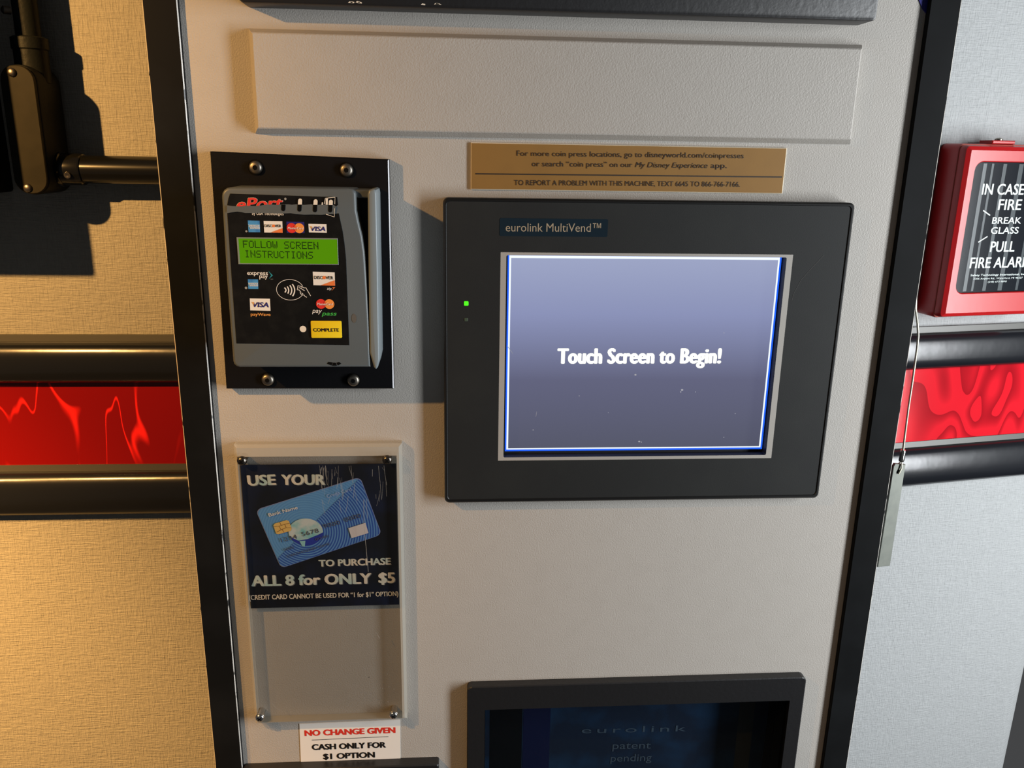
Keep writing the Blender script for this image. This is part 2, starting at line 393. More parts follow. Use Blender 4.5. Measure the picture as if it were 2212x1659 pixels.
def rail_profile(z0, z1):
    """bumper rail section, (distance from the wall, height), from a flat lip round a half-round bulge"""
    h = z1-z0; P = [(0.0, z1+0.006), (0.004, z1+0.006), (0.0045, z1)]
    for k in range(13):
        t = math.pi/2-math.pi*k/12
        c, s_ = abs(math.cos(t))**0.7, math.copysign(abs(math.sin(t))**0.8, math.sin(t))
        P.append((0.003+0.013*c, (z0+z1)/2+h/2*s_))
    return P + [(0.0, z0)]
def extr(pts, a, b, mi_first=0):
    """extrude a section between two mappings a, b: (off, z) -> Vector"""
    bm = new(); A = [bm.verts.new(a(o, z)) for o, z in pts]; B = [bm.verts.new(b(o, z)) for o, z in pts]
    for i in range(len(pts)-1):
        bm.faces.new((A[i], A[i+1], B[i+1], B[i])).material_index = 1 if i < 2 else 0
    bm.faces.new(A[::-1]); bm.faces.new(B); bmesh.ops.recalc_face_normals(bm, faces=bm.faces)
    return bm
LA = lambda o, z: Vector((-1.1, YL-o, z)); LB = lambda o, z: Vector((-0.356, YL-o, z))
RA = lambda o, z: wr(-0.09, o, z); RB = lambda o, z: wr(0.2140, o, z)
RU, RL_ = (-0.0575, -0.0200), (-0.1860, -0.1412)
top('trim_1', extr(rail_profile(*RU), LA, LB), [RUBBER, LIP], 'black bumper rail above the red strip, left of the machine', 'wall rail', kind='structure')
top('trim_2', extr(rail_profile(RL_[0], RL_[1]-0.002), LA, LB), [RUBBER, LIP], 'black bumper rail under the red strip, left of the machine', 'wall rail', kind='structure')
top('trim_3', extr(rail_profile(*RU), RA, RB), [RUBBER, LIP], 'black bumper rail under the fire alarm cover', 'wall rail', kind='structure')
top('trim_4', extr(rail_profile(RL_[0], RL_[1]-0.002), RA, RB), [RUBBER, LIP], 'black bumper rail under the red strip, right of the machine', 'wall rail', kind='structure')
strip = [(0.0, RL_[1]-0.004), (0.003, RL_[1]-0.004), (0.003, RU[0]+0.004), (0.0, RU[0]+0.004)]
for nm, a, b, M, lab in (('trim_5', LA, LB, REDL, 'dark red strip with painted glint lines between the black rails, left of the machine'), ('trim_6', RA, RB, REDR, 'bright red marbled strip between the black rails, right of the machine')):
    bm = extr(strip, a, b)
    for f in bm.faces: f.material_index = 0
    top(nm, bm, M, lab, 'wall strip', kind='structure')

# ------------------------------------------------------------------ the machine cabinet
cab = thing('vending_cabinet', 'grey textured machine cabinet with black edged side panels, filling the middle', 'machine', (-0.066, 0.0, FLZ))
HOLE_R = rrect(-0.1180, 0.1570, -0.62, -0.3225)
bm = new(); ringprism(bm, rrect(-0.3335, 0.2015, FLZ, 0.60), HOLE_R, 0.016, 0.0, imi=1)
obj('front_panel', bm, [GREY, HOLE], cab, 0)
for x0, x1, inner in ((-0.3545, -0.3310, 1), (0.1985, 0.2220, -1)):
    bm = new(); prism(bm, rrect(x0, x1, FLZ, 0.60), 0.105, -0.0045, 0.0007, 1, 0, 1)
    for f in bm.faces:
        f.normal_update()
        if f.material_index == 1 and (abs(f.normal.z) > 0.3 or (x0 > 0 and f.normal.x < -0.3)): f.material_index = 0
    o = obj('side_panel', bm, [BLACK, WORN_GLINT], cab, 0)
    o['label'] = 'black side panel with worn edges and a painted pale glint'
bm = new(); RPO = rrect(-0.2855, 0.1535, 0.1590, 0.2288); RINGS = []
for d, y in ((0.0, 0.0), (0.0003, -0.0012), (0.0034, -0.0080), (0.0042, -0.0085)): RINGS.append([bm.verts.new((x, y, z)) for x, z in inset(RPO, d)])
for a, b in zip(RINGS, RINGS[1:]):
    for i in range(4): bm.faces.new((a[i], a[(i+1) % 4], b[(i+1) % 4], b[i]))
bm.faces.new(RINGS[-1])
obj('raised_panel', bm, GREY, cab, 15)

# blade of blue at the upper right corner
bm = new(); prism(bm, [(0.1985, 0.2512), (0.1985, 0.31), (0.186, 0.31), (0.1893, 0.272), (0.1915, 0.2605), (0.1950, 0.2545)], 0.0, -0.0006)
top('vinyl_decal', bm, BLUED, 'dark blue decal corner at the upper right of the grey panel', 'decal')
# black board at the top
hb = thing('header_board', 'black board at the very top of the machine, above the raised grey panel', 'board', (-0.066, 0.0, 0.2435))
bm = new(); prism(bm, rrect(-0.2860, 0.1515, 0.2420, 0.50, 0.003, 3), 0.0, -0.022, 0.0015, 2)
obj('board', bm, BLACKP, hb, 30)
for k in range(7):
    x = -0.226+random.random()*0.075; z = 0.2449+random.random()*0.0008
    z -= 0.0014; P = Print(-0.0221); P.face([(x, z), (x+0.002+random.random()*0.003, z-0.0002), (x+0.003, z+0.0006), (x+0.001, z+0.0009)], CREAM)
    P.build('paint_chip', hb, 'pale chip in the black paint')

# ------------------------------------------------------------------ bronze plaque
pq = thing('plaque', 'bronze coloured notice plate above the touchscreen with two lines and a rule', 'sign', (-0.0133, 0.0, 0.1221))
bm = new(); box(bm, -0.1316, 0.1048, 0.0, -0.0018, 0.1222, 0.1556, 0, 0.0005, 1)
for f in bm.faces:
    f.normal_update()
    if f.normal.y > -0.95: f.material_index = 1
obj('plate', bm, [BRASS, BRASSE], pq, 0)
P = Print(-0.0018)
P.text('For more coin press locations, go to disneyworld.com/coinpresses', (-0.0980, 0.1467), (0.0722, 0.1477), 0.0037, BROWNI)
P.text('or search \u201ccoin press\u201d on our', (-0.0866, 0.1395), (-0.0118, 0.1399), 0.0037, BROWNI)
P.text('My Disney Experience', (-0.0096, 0.1399), (0.0452, 0.1402), 0.0037, BROWNI, shear=0.25)
P.text('app.', (0.0478, 0.1403), (0.0600, 0.1404), 0.0037, BROWNI)
P.stroke([(-0.1282, 0.1335), (0.1031, 0.1345)], 0.0009, BROWNI)
P.text('TO REPORT A PROBLEM WITH THIS MACHINE, TEXT 6645 TO 866-766-7166.', (-0.0995, 0.1258), (0.0712, 0.1269), 0.0036, BROWNI)
P.build('lettering', pq)

# ------------------------------------------------------------------ touchscreen
mo = thing('touchscreen_monitor', 'charcoal touchscreen with grey ringed lit display, right of the card reader', 'touchscreen', (0.004, 0.0, -0.1248))
OUT = rrect(-0.1520, 0.1592, -0.1250, 0.1165, 0.004, 4); INN = rrect(-0.1495, 0.1565, -0.1218, 0.1140, 0.003, 4)
SCO = rrect(-0.1093, 0.1152, -0.0889, 0.0772, 0.0003, 4); SCI = rrect(-0.1050, 0.1104, -0.0862, 0.0750, 0.0012, 4)
bm = new(); ringprism(bm, OUT, INN, 0.0, -0.0098, 0.0012, 0.0004)
obj('gasket', bm, BEZELK, mo, 40)['label'] = 'glossy black rim'
bm = new(); ringprism(bm, INN, SCO, 0.0, -0.0092)
obj('bezel', bm, BEZEL, mo, 0)
bm = new(); ringprism(bm, SCO, SCI, 0.0, -0.0092, imi=1)
obj('display_surround', bm, [FRAMEG, DARK], mo, 0)['label'] = 'pale grey line around the display'
bm = new(); box(bm, -0.1049, 0.1103, 0.0, -0.0008, -0.0861, 0.0749)
sb = obj('screen_recess', bm, DARK, mo, 0)
def screenmat():  # gradient in the glow paints the reflection of the surroundings
    M = mat('lit_screen_reflection', (0.01, 0.01, 0.012), 0.16, spec=0.35); n, l, b = nodes(M)
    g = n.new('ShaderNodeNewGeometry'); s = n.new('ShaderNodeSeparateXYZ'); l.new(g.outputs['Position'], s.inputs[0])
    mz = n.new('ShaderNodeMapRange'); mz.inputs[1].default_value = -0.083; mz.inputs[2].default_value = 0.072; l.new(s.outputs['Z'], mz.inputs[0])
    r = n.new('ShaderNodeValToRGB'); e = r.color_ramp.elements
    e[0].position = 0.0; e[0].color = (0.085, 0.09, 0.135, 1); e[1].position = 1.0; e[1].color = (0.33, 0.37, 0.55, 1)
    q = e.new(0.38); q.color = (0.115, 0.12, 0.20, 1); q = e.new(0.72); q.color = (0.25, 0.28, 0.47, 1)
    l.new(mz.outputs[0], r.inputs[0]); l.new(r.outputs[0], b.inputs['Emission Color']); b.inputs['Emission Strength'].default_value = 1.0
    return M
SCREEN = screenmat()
LINEW = mat('lit_white_line', (0.02, 0.02, 0.02), 0.3, emit=(0.85, 0.93, 1.0), estr=1.1)
LINEB = mat('lit_blue_line', (0.01, 0.01, 0.05), 0.3, emit=(0.015, 0.13, 0.95), estr=1.0)
TXTW = mat('lit_white_text', (0.02, 0.02, 0.02), 0.3, emit=(1.0, 1.0, 0.86), estr=1.3)
D0 = rrect(-0.1034, 0.1098, -0.0840, 0.0741); D1 = rrect(-0.1022, 0.1084, -0.0825, 0.0739); D2 = rrect(-0.1008, 0.1071, -0.0814, 0.0720)
P = Print(-0.0009); P.face(D2, SCREEN, 1); disp = P.build('display', mo, 'glowing lavender screen with painted reflection gradient')
bm = new(); ringprism(bm, D1, D2, -0.0008, -0.00105); obj('border_line', bm, LINEW, disp, 0)['label'] = 'white line around the lit screen'
bm = new(); ringprism(bm, D0, D1, -0.0008, -0.00105); obj('border_line', bm, LINEB, disp, 0)['label'] = 'blue line around the lit screen'
P = Print(-0.0011); P.text('Touch Screen to Begin!', (-0.0632, -0.0114), (0.0688, -0.0113), 0.0136, TXTW, bold=0.045, space=1.06); P.build('lettering', disp, 'white message on the lit screen')
SMUDGE = mat('pale_dust', (0.42, 0.43, 0.48), 0.7)
sp = lambda a, b: at(940+a/2.353, 700+b/2.353, -0.0012)
P = Print(-0.0011)
for a, b, r in ((1018, 258, 0.0009), (1255, 335, 0.0010), (1248, 345, 0.0006), (1037, 597, 0.0009), (1048, 600, 0.0005), (1468, 45, 0.0004), (1467, 575, 0.0004), (732, 365, 0.0004), (498, 538, 0.0005), (880, 450, 0.0003), (1323, 345, 0.0004), (1525, 455, 0.0004)): P.disc(*sp(a, b), r, SMUDGE, n=9, rz=r*0.8)
P.stroke([sp(366, 110), sp(395, 150)], 0.0004, SMUDGE); P.stroke([sp(516, 445), sp(512, 470)], 0.0002, SMUDGE)
tag(P.build('dust', disp, 'pale dust specks on the screen'), kind='stuff')
P = Print(-0.0092); bp_ = lambda a, b: at(1350+a/3.858, 290+b/3.858, -0.0093)
P.stroke([bp_(1660, 1005), bp_(1560, 1110), bp_(1470, 1210), bp_(1405, 1330), bp_(1390, 1390)], 0.00022, mat('faint_scuff', (0.055, 0.05, 0.045), 0.6))
P.build('scuff', mo, 'faint curved scuff right of the display')
P = Print(-0.0092); P.face(rrect(-0.1104, -0.0294, 0.0892, 0.1023, 0.0012), mat('glossy_badge', (0.008, 0.018, 0.028), 0.08, spec=0.8), 1)
P.text('eurolink MultiVend\u2122', (-0.1058, 0.0926), (-0.0345, 0.0930), 0.0060, mat('bronze_print', (0.36, 0.29, 0.20), 0.4), 2); P.build('badge', mo, 'small glossy name badge')
LEDG = mat('green_led', (0.02, 0.1, 0.01), 0.3, emit=(0.08, 1.0, 0.01), estr=1.1)
bm = new(); prism(bm, rrect(-0.1366, -0.1332, 0.0367, 0.0401, 0.0006, 2), -0.009, -0.0096, 0.0003, 1); obj('indicator_light', bm, LEDG, mo, 30)['label'] = 'lit green indicator'
bm = new(); prism(bm, rrect(-0.1363, -0.1336, 0.0246, 0.0272, 0.0004, 2), -0.009, -0.0095, 0.0002, 1); obj('indicator_light', bm, mat('unlit_led', (0.05, 0.075, 0.05), 0.4), mo, 30)['label'] = 'unlit dull green indicator'

# ------------------------------------------------------------------ card reader
cr = thing('card_reader', 'slate grey card reader on a black plate with green display and yellow button', 'card reader', (-0.2540, 0.0, -0.0287))
bm = new(); prism(bm, [(-0.3180, -0.0286), (-0.1908, -0.0290), (-0.1906, 0.1428), (-0.3162, 0.1463)], 0.0, -0.0080, 0.0009, 1, 0, 1)
for f in bm.faces:
    f.normal_update()
    if f.normal.x < 0.3: f.material_index = 0
plate = obj('mounting_plate', bm, [BLACKM, mat('pale_right_bevel', (0.5, 0.5, 0.52), 0.35, 0.3)], cr, 0)  # only the right bevel is paler
for x, z in ((-0.2850, 0.1357), (-0.2210, 0.1349), (-0.2862, -0.0212), (-0.2216, -0.0218)):
    bm = new(); lathe(bm, [(0.0056, -0.0002), (0.0056, 0.0003), (0.0048, 0.0003), (0.0047, 0.0012), (0.0040, 0.0024), (0.0030, 0.0030), (0.0, 0.0031)], (x, -0.0080, z), mi=0)
    for f in bm.faces:
        if (f.calc_center_median()-Vector((x, f.calc_center_median().y, z))).length > 0.0049: f.material_index = 1
    s = obj('plate_screw', bm, [STEEL, HOLE], cr, 40)
    bm = new(); prism(bm, [(x+0.0018*math.cos(math.pi/3*k+0.3), z+0.0018*math.sin(math.pi/3*k+0.3)) for k in range(6)], -0.0108, -0.01125)
    obj('hex_socket', bm, HOLE, s, 0)
Y0, YF = -0.0080, -0.0400
KR = (YF-CY)/(-0.0340-CY)
def kr(P): return [(CX+(x-CX)*KR, CZ+(z-CZ)*KR) for x, z in P]
body = [(-0.2058, -0.0050), (-0.2058, 0.0275), (-0.2062, 0.0450), (-0.2067, 0.0645), (-0.2073, 0.0793), (-0.2086, 0.0906), (-0.2107, 0.1002), (-0.2121, 0.1082), (-0.2121, 0.1194), (-0.2128, 0.1216), (-0.2148, 0.1228)]
tl = [(-0.3020+0.0062*math.cos(math.radians(a))+0.0045, 0.1166+0.0062*math.sin(math.radians(a))) for a in (90, 112, 135, 158, 180)]
bl = [(-0.3000+0.0046*math.cos(math.radians(a)), -0.0004+0.0046*math.sin(math.radians(a))) for a in (180, 210, 240, 270)]
bodyP = body + tl + [(-0.3046, 0.060)] + bl
bm = new(); prism(bm, kr(bodyP), Y0, YF, 0.0020, 4)
hs = obj('housing', bm, HOUSE, cr, 40)
bm = new(); prism(bm, kr([(-0.2060, 0.0062), (-0.2032, -0.0052), (-0.2018, -0.0066), (-0.2004, -0.0052), (-0.1990, 0.0010), (-0.1983, 0.0612), (-0.1979, 0.1195), (-0.1984, 0.1222), (-0.2000, 0.1230), (-0.2032, 0.1222), (-0.2040, 0.1195), (-0.2051, 0.0612)]), Y0, YF, 0.0014, 3)
obj('swipe_rail', bm, mat('pale_slate_plastic', (0.20, 0.235, 0.25), 0.35, spec=0.5), cr, 40)
bm = new(); box(bm, -0.2130, -0.2020, Y0, -0.0360, 0.1170, 0.1222, 0, 0.0008, 1); obj('slot_bridge', bm, HOUSE, cr, 0)
bm = new(); box(bm, -0.2130, -0.2025, Y0, -0.0140, -0.0040, 0.1180); obj('slot_floor', bm, mat('dark_teal_plastic', (0.006, 0.012, 0.014), 0.5), cr, 0)
# printed film, torn across near its top
A = lambda px, py: at(px, py, YF)
z1 = lambda a, b: A(460+a/7.9, 390+b/7.9)
z2 = lambda a, b: A(640+a/7.9, 390+b/7.9)
z3 = lambda a, b: A(500+a/7.9, 570+b/7.9)
up_tear = [z1(*p) for p in ((245, 420), (330, 432), (480, 442), (560, 428), (700, 432), (800, 428), (900, 412), (1010, 408), (1100, 414), (1190, 405), (1300, 405), (1350, 412), (1420, 404), (1500, 407), (1560, 414), (1680, 404), (1760, 418), (1870, 408), (1960, 420), (2060, 415), (2100, 440))]
lo_tear = [z1(*p) for p in ((245, 555), (300, 545), (420, 530), (500, 540), (560, 552), (650, 552), (760, 548), (900, 552), (1050, 555), (1190, 562), (1330, 556), (1420, 572), (1560, 580), (1700, 578), (1850, 582), (2000, 572), (2080, 572))]
P = Print(YF)
P.face(kr([(-0.2976, 0.1187), (-0.2990, 0.1155)]) + up_tear + kr([(-0.2246, 0.1120), (-0.2250, 0.1172)]), FILM)
P.face(lo_tear + kr([(-0.2243, 0.1062), (-0.2236, 0.1020), (-0.2221, 0.0937), (-0.2211, 0.0840), (-0.2205, 0.0742), (-0.2205, 0.0118), (-0.3010, 0.0130), (-0.3009, 0.0606), (-0.3006, 0.1000)]), FILM)
fl = P.build('face_film', cr, 'torn black printed film')
P = Print(YF-LIFT)
def lower(a, b):      # no print where the film is torn away
    return a, b
P.text('ePort', z1(410, 512), z1(1215, 480), 0.0086, CREAM, 1, bold=0.045, shear=0.22)
P.text('ePort', z1(418, 508), z1(1207, 476), 0.0082, MCRED, 2, bold=0.03, shear=0.22)
P.disc(*z1(1238, 312), 0.0008, GREYI, 2)
P.build('logo', fl, 'red italic wordmark above the tear')
# bare housing shows through the tear, over the lower half of the wordmark
P = Print(YF-LIFT*3.2)
P.text('by USA Technologies', z1(672, 585), z1(1210, 592), 0.0023, CREAM, 1, bold=0.01)
P.build('maker_line', fl)
P = Print(YF-LIFT*4.4)
P.face([z1(245, 432)] + [(x, z) for x, z in up_tear[1:]] + lo_tear[::-1], HOUSE, 1)
P.build('torn_strip', fl, 'bare grey plastic showing where the film is torn')
P = Print(YF-LIFT*5.6)
for k, (cx, yt, ym, yb) in enumerate(((1212, 408, 410, 520), (1488, 306, 408, 528), (1752, 318, 412, 540), (2012, 325, 415, 543))):
    w = 34
    if k: P.face([z1(cx-w, ym)]+[z1(cx+w, ym)]+[z1(cx+w*math.cos(t)+4, yt+w-w*math.sin(t)) for t in [math.pi*j/8 for j in range(9)]], CREAM, 1)
    P.face([z1(cx+w-4, ym)]+[z1(cx-w-4, ym)]+[z1(cx-w*math.cos(t)-8, yb-w+w*math.sin(t)) for t in [math.pi*j/8 for j in range(9)]], HOLE, 1)
P.build('light_slot', fl, 'four short slots, white above the tear and dark below')
P = Print(YF-LIFT*5.6)
for pts in ([(505, 300), (665, 283), (660, 400)], [(655, 475), (652, 620), (510, 572)], [(480, 400), (500, 300)]): P.stroke([z2(*p) for p in pts], 0.0004, CREAM)
P.face([z2(*p) for p in ((508, 300), (545, 297), (540, 412), (505, 412))], CREAM); P.face([z2(*p) for p in ((440, 370), (460, 370), (455, 415), (435, 415))], CREAM)
P.build('swipe_symbol', fl)
def quad(f, a, b, c, d): return [f(a, b), f(c, b), f(c, d), f(a, d)]
P = Print(YF-LIFT)          # blue square card mark
P.face([z1(595, 680), z1(798, 685), z1(808, 882), z1(610, 880)], AMEXB, 1); P.face([z1(600, 748), z1(802, 752), z1(805, 832), z1(640, 828)], AMEXL, 2)
P.text('AMERICAN', z1(612, 785), z1(795, 788), 0.0011, WHITE, 3, 0.02); P.text('EXPRESS', z1(645, 822), z1(803, 825), 0.0011, WHITE, 3, 0.02); P.disc(*z1(572, 865), 0.0007, GREYI, 1)
P.build('card_mark', fl, 'blue square card mark')
def discover(f, c0, c1, c2, c3, tri, t0, to, t1, cap):
    P = Print(YF-LIFT); P.face([f(*c0), f(*c1), f(*c2), f(*c3)], WHITE, 1); P.face([f(*p) for p in tri], ORANGE, 2)
    P.text('DISC', f(*t0), f(to[0]-22*to[2], to[1]), cap, BLACKI, 2, 0.015); P.text('VER', f(to[0]+22*to[2], to[1]), f(*t1), cap, BLACKI, 2, 0.015)
    x, z = f(to[0], to[1]); P.disc(x, z+cap/2, cap*0.53, ORANGE, 2); return P
discover(z1, (866, 688), (1185, 694), (1192, 892), (878, 886), ((985, 886), (1192, 892), (1190, 812)), (884, 794), (1038, 797, 1.0), (1168, 798), 0.0019).build('card_mark', fl, 'white card mark with orange corner')
def mastercard(f, r, c1, c2, t0, t1, cap, bgq=None):
    P = Print(YF-LIFT)
    if bgq: P.face([f(*p) for p in bgq], NAVY, 1)
    a, b = f(*c1), f(*c2); P.disc(a[0], a[1], r, MCRED, 2); P.disc(b[0], b[1], r, MCOR, 3)
    d = (b[0]-a[0])/2; mx, mz = (a[0]+b[0])/2, (a[1]+b[1])/2; h = math.sqrt(max(1e-9, r*r-d*d)); th = math.asin(h/r)
    P.face([(a[0]+r*math.cos(t), mz+r*math.sin(t)) for t in [-th+2*th*k/10 for k in range(11)]]+[(b[0]-r*math.cos(t), mz+r*math.sin(t)) for t in [th-2*th*k/10 for k in range(1, 10)]], MCMID, 4)
    P.text('MasterCard', f(*t0), f(*t1), cap, WHITE, 5, 0.01, 0.1); return P
mastercard(z1, 0.0034, (1345, 810), (1475, 812), (1282, 828), (1550, 832), 0.0016, ((1255, 700), (1558, 708), (1566, 896), (1262, 892))).build('card_mark', fl, 'red and amber overlapping discs on navy')
def visa(f, q, t0, t1, cap):
    P = Print(YF-LIFT); P.face([f(*p) for p in q], WHITE, 1); P.text('VISA', f(*t0), f(*t1), cap, NAVY, 2, 0.035, 0.18)
    x, z = f(*t0); P.face([(x-0.0004, z+cap), (x+0.0010, z+cap), (x+0.0010, z+cap*0.45)], ORTXT, 3); return P
visa(z1, ((1630, 738), (1938, 744), (1944, 892), (1640, 884)), (1672, 862), (1922, 866), 0.0033).build('card_mark', fl, 'white card mark beside the navy one')
# lcd
bm = new(); q0, q1, q2, q3 = z1(428, 1410), z2(726, 1455), z2(704, 992), z1(412, 958)
X0, X1, Z0, Z1 = (q0[0]+q3[0])/2, (q1[0]+q2[0])/2, (q0[1]+q1[1])/2, (q2[1]+q3[1])/2
ringprism(bm, rrect(X0, X1, Z0, Z1), rrect(X0+0.0012, X1-0.0003, Z0+0.0007, Z1-0.0008), YF, YF-0.0007, 0.0002)
lf = obj('lcd_frame', bm, LCDF, cr, 0)
P = Print(YF-LIFT*2); P.rect(X0+0.0010, X1-0.0002, Z0+0.0005, Z1-0.0006, LCDG, 1)
lc = P.build('lcd_screen', cr, 'backlit green character display')
G = {'F': '1f10101e101010', 'O': '0e11111111110e', 'L': '1010101010101f', 'W': '1111111515150a', 'S': '0f10100e01011e', 'C': '0e11101010110e', 'R': '1e11111e141211',
     'E': '1f10101e10101f', 'N': '11111915131111', 'I': '0e04040404040e', 'T': '1f040404040404', 'U': '1111111111110e', ' ': '00000000000000'}
P = Print(YF-LIFT*3)
for line, p0, p1, cap in (('FOLLOW SCREEN', z1(520, 1145), z1(1805, 1172), 0.0050), ('INSTRUCTIONS', z1(550, 1310), z1(1712, 1336), 0.0050)):
    n = len(line)*6-1; sx = (p1[0]-p0[0])/n; dz = (p1[1]-p0[1])/n; sz = cap/7
    for ci, ch in enumerate(line):
        for rr in range(7):
            bits = int(G[ch][rr*2:rr*2+2], 16)
            for cc in range(5):
                if bits >> (4-cc) & 1:
                    X = p0[0]+(ci*6+cc)*sx; Z = p0[1]+(ci*6+cc)*dz+(6-rr)*sz
                    P.rect(X, X+sx*0.93, Z, Z+sz*0.93, LCDI, 1)
P.build('lettering', lc)
# contactless marks
P = Print(YF-LIFT)
P.text('express', z3(270, 188), z3(625, 192), 0.0030, WHITE, 1, 0.018); P.text('pay', z3(478, 244), z3(622, 248), 0.0030, WHITE, 1, 0.018)
P.face([z3(628, 118), z3(708, 195), z3(640, 255), z3(680, 195)], TEALI, 1); P.text('SM', z3(672, 268), z3(710, 268), 0.0006, GREYI, 1)
P.face([z3(280, 260), z3(455, 262), z3(460, 428), z3(290, 426)], AMEXB, 1); P.face([z3(284, 318), z3(457, 318), z3(458, 385), z3(310, 382)], AMEXL, 2)
P.text('AMERICAN', z3(292, 348), z3(452, 349), 0.0010, WHITE, 3, 0.02); P.text('EXPRESS', z3(318, 378), z3(456, 379), 0.0010, WHITE, 3, 0.02); P.disc(*z3(250, 409), 0.0009, GREYI, 1)
P.build('contactless_mark', fl, 'white two line wordmark over blue square')
P = Print(YF-LIFT); cx, cz = z3(1003, 442)
P.stroke([(cx+0.00945*math.cos(t), cz+0.0073*math.sin(t)) for t in [math.radians(a) for a in range(22, 336, 6)]], 0.00032, WHITE)
for (ax, ay, bx, by, mx, my) in ((905, 405, 912, 485, 932, 445), (952, 385, 962, 505, 978, 445), (998, 365, 1004, 528, 1030, 445), (1040, 345, 1044, 550, 1080, 447)):
    pts = []
    for k in range(9):
        t = k/8; u = 1-t; pts.append(z3(u*u*ax+2*u*t*(2*mx-(ax+bx)/2)+t*t*bx, u*u*ay+2*u*t*my+t*t*by))
    P.stroke(pts, 0.00082, WHITE)
for pts in ([(1125, 440), (1135, 372), (1205, 385), (1200, 412)], [(1125, 440), (1160, 446), (1200, 500)], [(1150, 410), (1165, 405), (1250, 458)], [(1205, 385), (1235, 408), (1272, 408), (1352, 545)], [(1172, 470), (1180, 508), (1215, 532), (1240, 530), (1262, 560), (1288, 568)], [(1180, 480), (1225, 515)]):
    P.stroke([z3(*p) for p in pts], 0.00042, WHITE)
P.build('contactless_symbol', fl, 'white oval with waves and a hand holding a card')
Pd = discover(z3, (1388, 132), (1762, 145), (1770, 372), (1400, 362), ((1525, 365), (1770, 372), (1764, 278)), (1412, 256), (1585, 260, 1.12), (1740, 264), 0.0022)
Pd.text('zip', z3(1630, 440), z3(1708, 442), 0.0019, WHITE, 1, shear=0.15); Pd.face([z3(1718, 400), z3(1772, 398), z3(1705, 465), z3(1742, 415)], ORANGE, 1); Pd.build('contactless_mark', fl, 'white card mark with orange corner below the display')
visa(z3, ((314, 588), (658, 594), (668, 800), (322, 792)), (368, 738), (640, 742), 0.0037).text('payWave', z3(330, 885), z3(670, 890), 0.0023, ORTXT, 1, 0.03).build('contactless_mark', fl, 'white card mark over orange lettering')
mastercard(z3, 0.0035, (1530, 682), (1672, 684), (1468, 700), (1735, 702), 0.0017).text('pay', z3(1378, 832), z3(1545, 838), 0.0032, WHITE, 1, 0.005, 0.2).text('pass', z3(1540, 880), z3(1798, 884), 0.0032, GREENI, 1, 0.035, 0.2).build('contactless_mark', fl, 'overlapping discs over white and green lettering')
x0, zz1 = z3(1353, 970); x1, zz0 = z3(1889, 1262)
bm = new(); prism(bm, rrect(x0, x1, zz0, zz1, 0.0008, 3), YF, YF-0.0011, 0.0004, 2)
bt = obj('button', bm, YELLOW, cr, 40); bt['label'] = 'yellow push button'
P = Print(YF-0.0011); P.text('COMPLETE', z3(1398, 1150), z3(1840, 1152), 0.0026, BLACKI, 1, 0.03); P.build('lettering', bt)
P = Print(YF-LIFT); P.disc(*z3(1222, 1110), 0.00232, CREAM, 1); P.build('indicator_dot', fl, 'round white dot left of the button')
P = Print(YF); f4 = lambda a, b: A(430+a/2.86, 300+b/2.86)
for q in (((790, 1389), (800, 1377), (826, 1381), (818, 1399)), ((822, 1401), (829, 1382), (845, 1383), (852, 1401)), ((858, 1400), (849, 1383), (866, 1378), (879, 1388))): P.face([f4(*p) for p in q], HOLE, 1)
P.build('grille', hs, 'three small dark slots at the lower edge')
P = Print(YF); x, z = at(765, 684, YF); P.disc(x, z-0.0012, 0.0018, STAIN, 1, 0.0033); P.build('stain', hs, 'oval brown stain')

# ------------------------------------------------------------------ acrylic sign holder, its poster, the sticker under it
sh = thing('sign_holder', 'clear acrylic sign holder screwed to the panel below the card reader', 'sign holder', (-0.251, 0.0, -0.3295))
bm = new(); ringprism(bm, rrect(-0.3160, -0.1858, -0.3295, -0.0742), rrect(-0.3137, -0.1898, -0.3279, -0.0838), -0.0002, -0.0090, 0.0022)
obj('frame', bm, ACEDGE, sh, 0)['label'] = 'bright polished edge'
bm = new(); box(bm, -0.3136, -0.1899, -0.0066, -0.0090, -0.3278, -0.0839); obj('front_sheet', bm, ACRYL, sh, 0)
for x, z in ((-0.3100, -0.0868), (-0.1972, -0.0872), (-0.3113, -0.3222), (-0.1974, -0.3238)):
    bm = new(); lathe(bm, [(0.0030, -0.0088), (0.0030, -0.0005), (0.0039, -0.0003), (0.0039, 0.0006), (0.0033, 0.0020), (0.0021, 0.0029), (0.0, 0.0032)], (x, -0.0090, z))
    s = obj('holder_screw', bm, CHROME if z < -0.2 else SCREWD, sh, 50)
    bm = new(); r = random.random()
    for k in range(2):
        t = r+k*math.pi/2; c, q = math.cos(t), math.sin(t)
        P_ = [(x+c*a-q*b, z+q*a+c*b) for a, b in ((-0.0021, -0.0004), (0.0021, -0.0004), (0.0021, 0.0004), (-0.0021, 0.0004))]
        prism(bm, P_, -0.0110, -0.0122-0.0001*k)
    obj('cross_slot', bm, HOLE, s, 0)
P = Print(-0.0090)
zl = lambda a, b: at(480+a/4.609, 940+b/4.609, -0.0091)
for k in range(46):
    a = 960+random.random()*680; b = 300+random.random()**2*420; L = 30+random.random()*170; d = (random.random()-0.5)*60
    P.stroke([zl(a, b), zl(a+d*0.4, b+L*0.5), zl(a+d, b+L)], 0.00007+random.random()*0.00012, GREYI)
P.stroke([zl(1410, 640), zl(1412, 900), zl(1440, 1200), zl(1455, 1360)], 0.0003, GREYI); P.stroke([zl(990, 320), zl(975, 400)], 0.00025, GREYI)
zk = lambda a, b: at(480+a/4.378, 1280+b/4.378, -0.0091)
for pts in ([(470, 1040), (500, 1085), (550, 1115)], [(1460, 380), (1490, 435)]): P.stroke([zk(*p) for p in pts], 0.0003, GREYI)
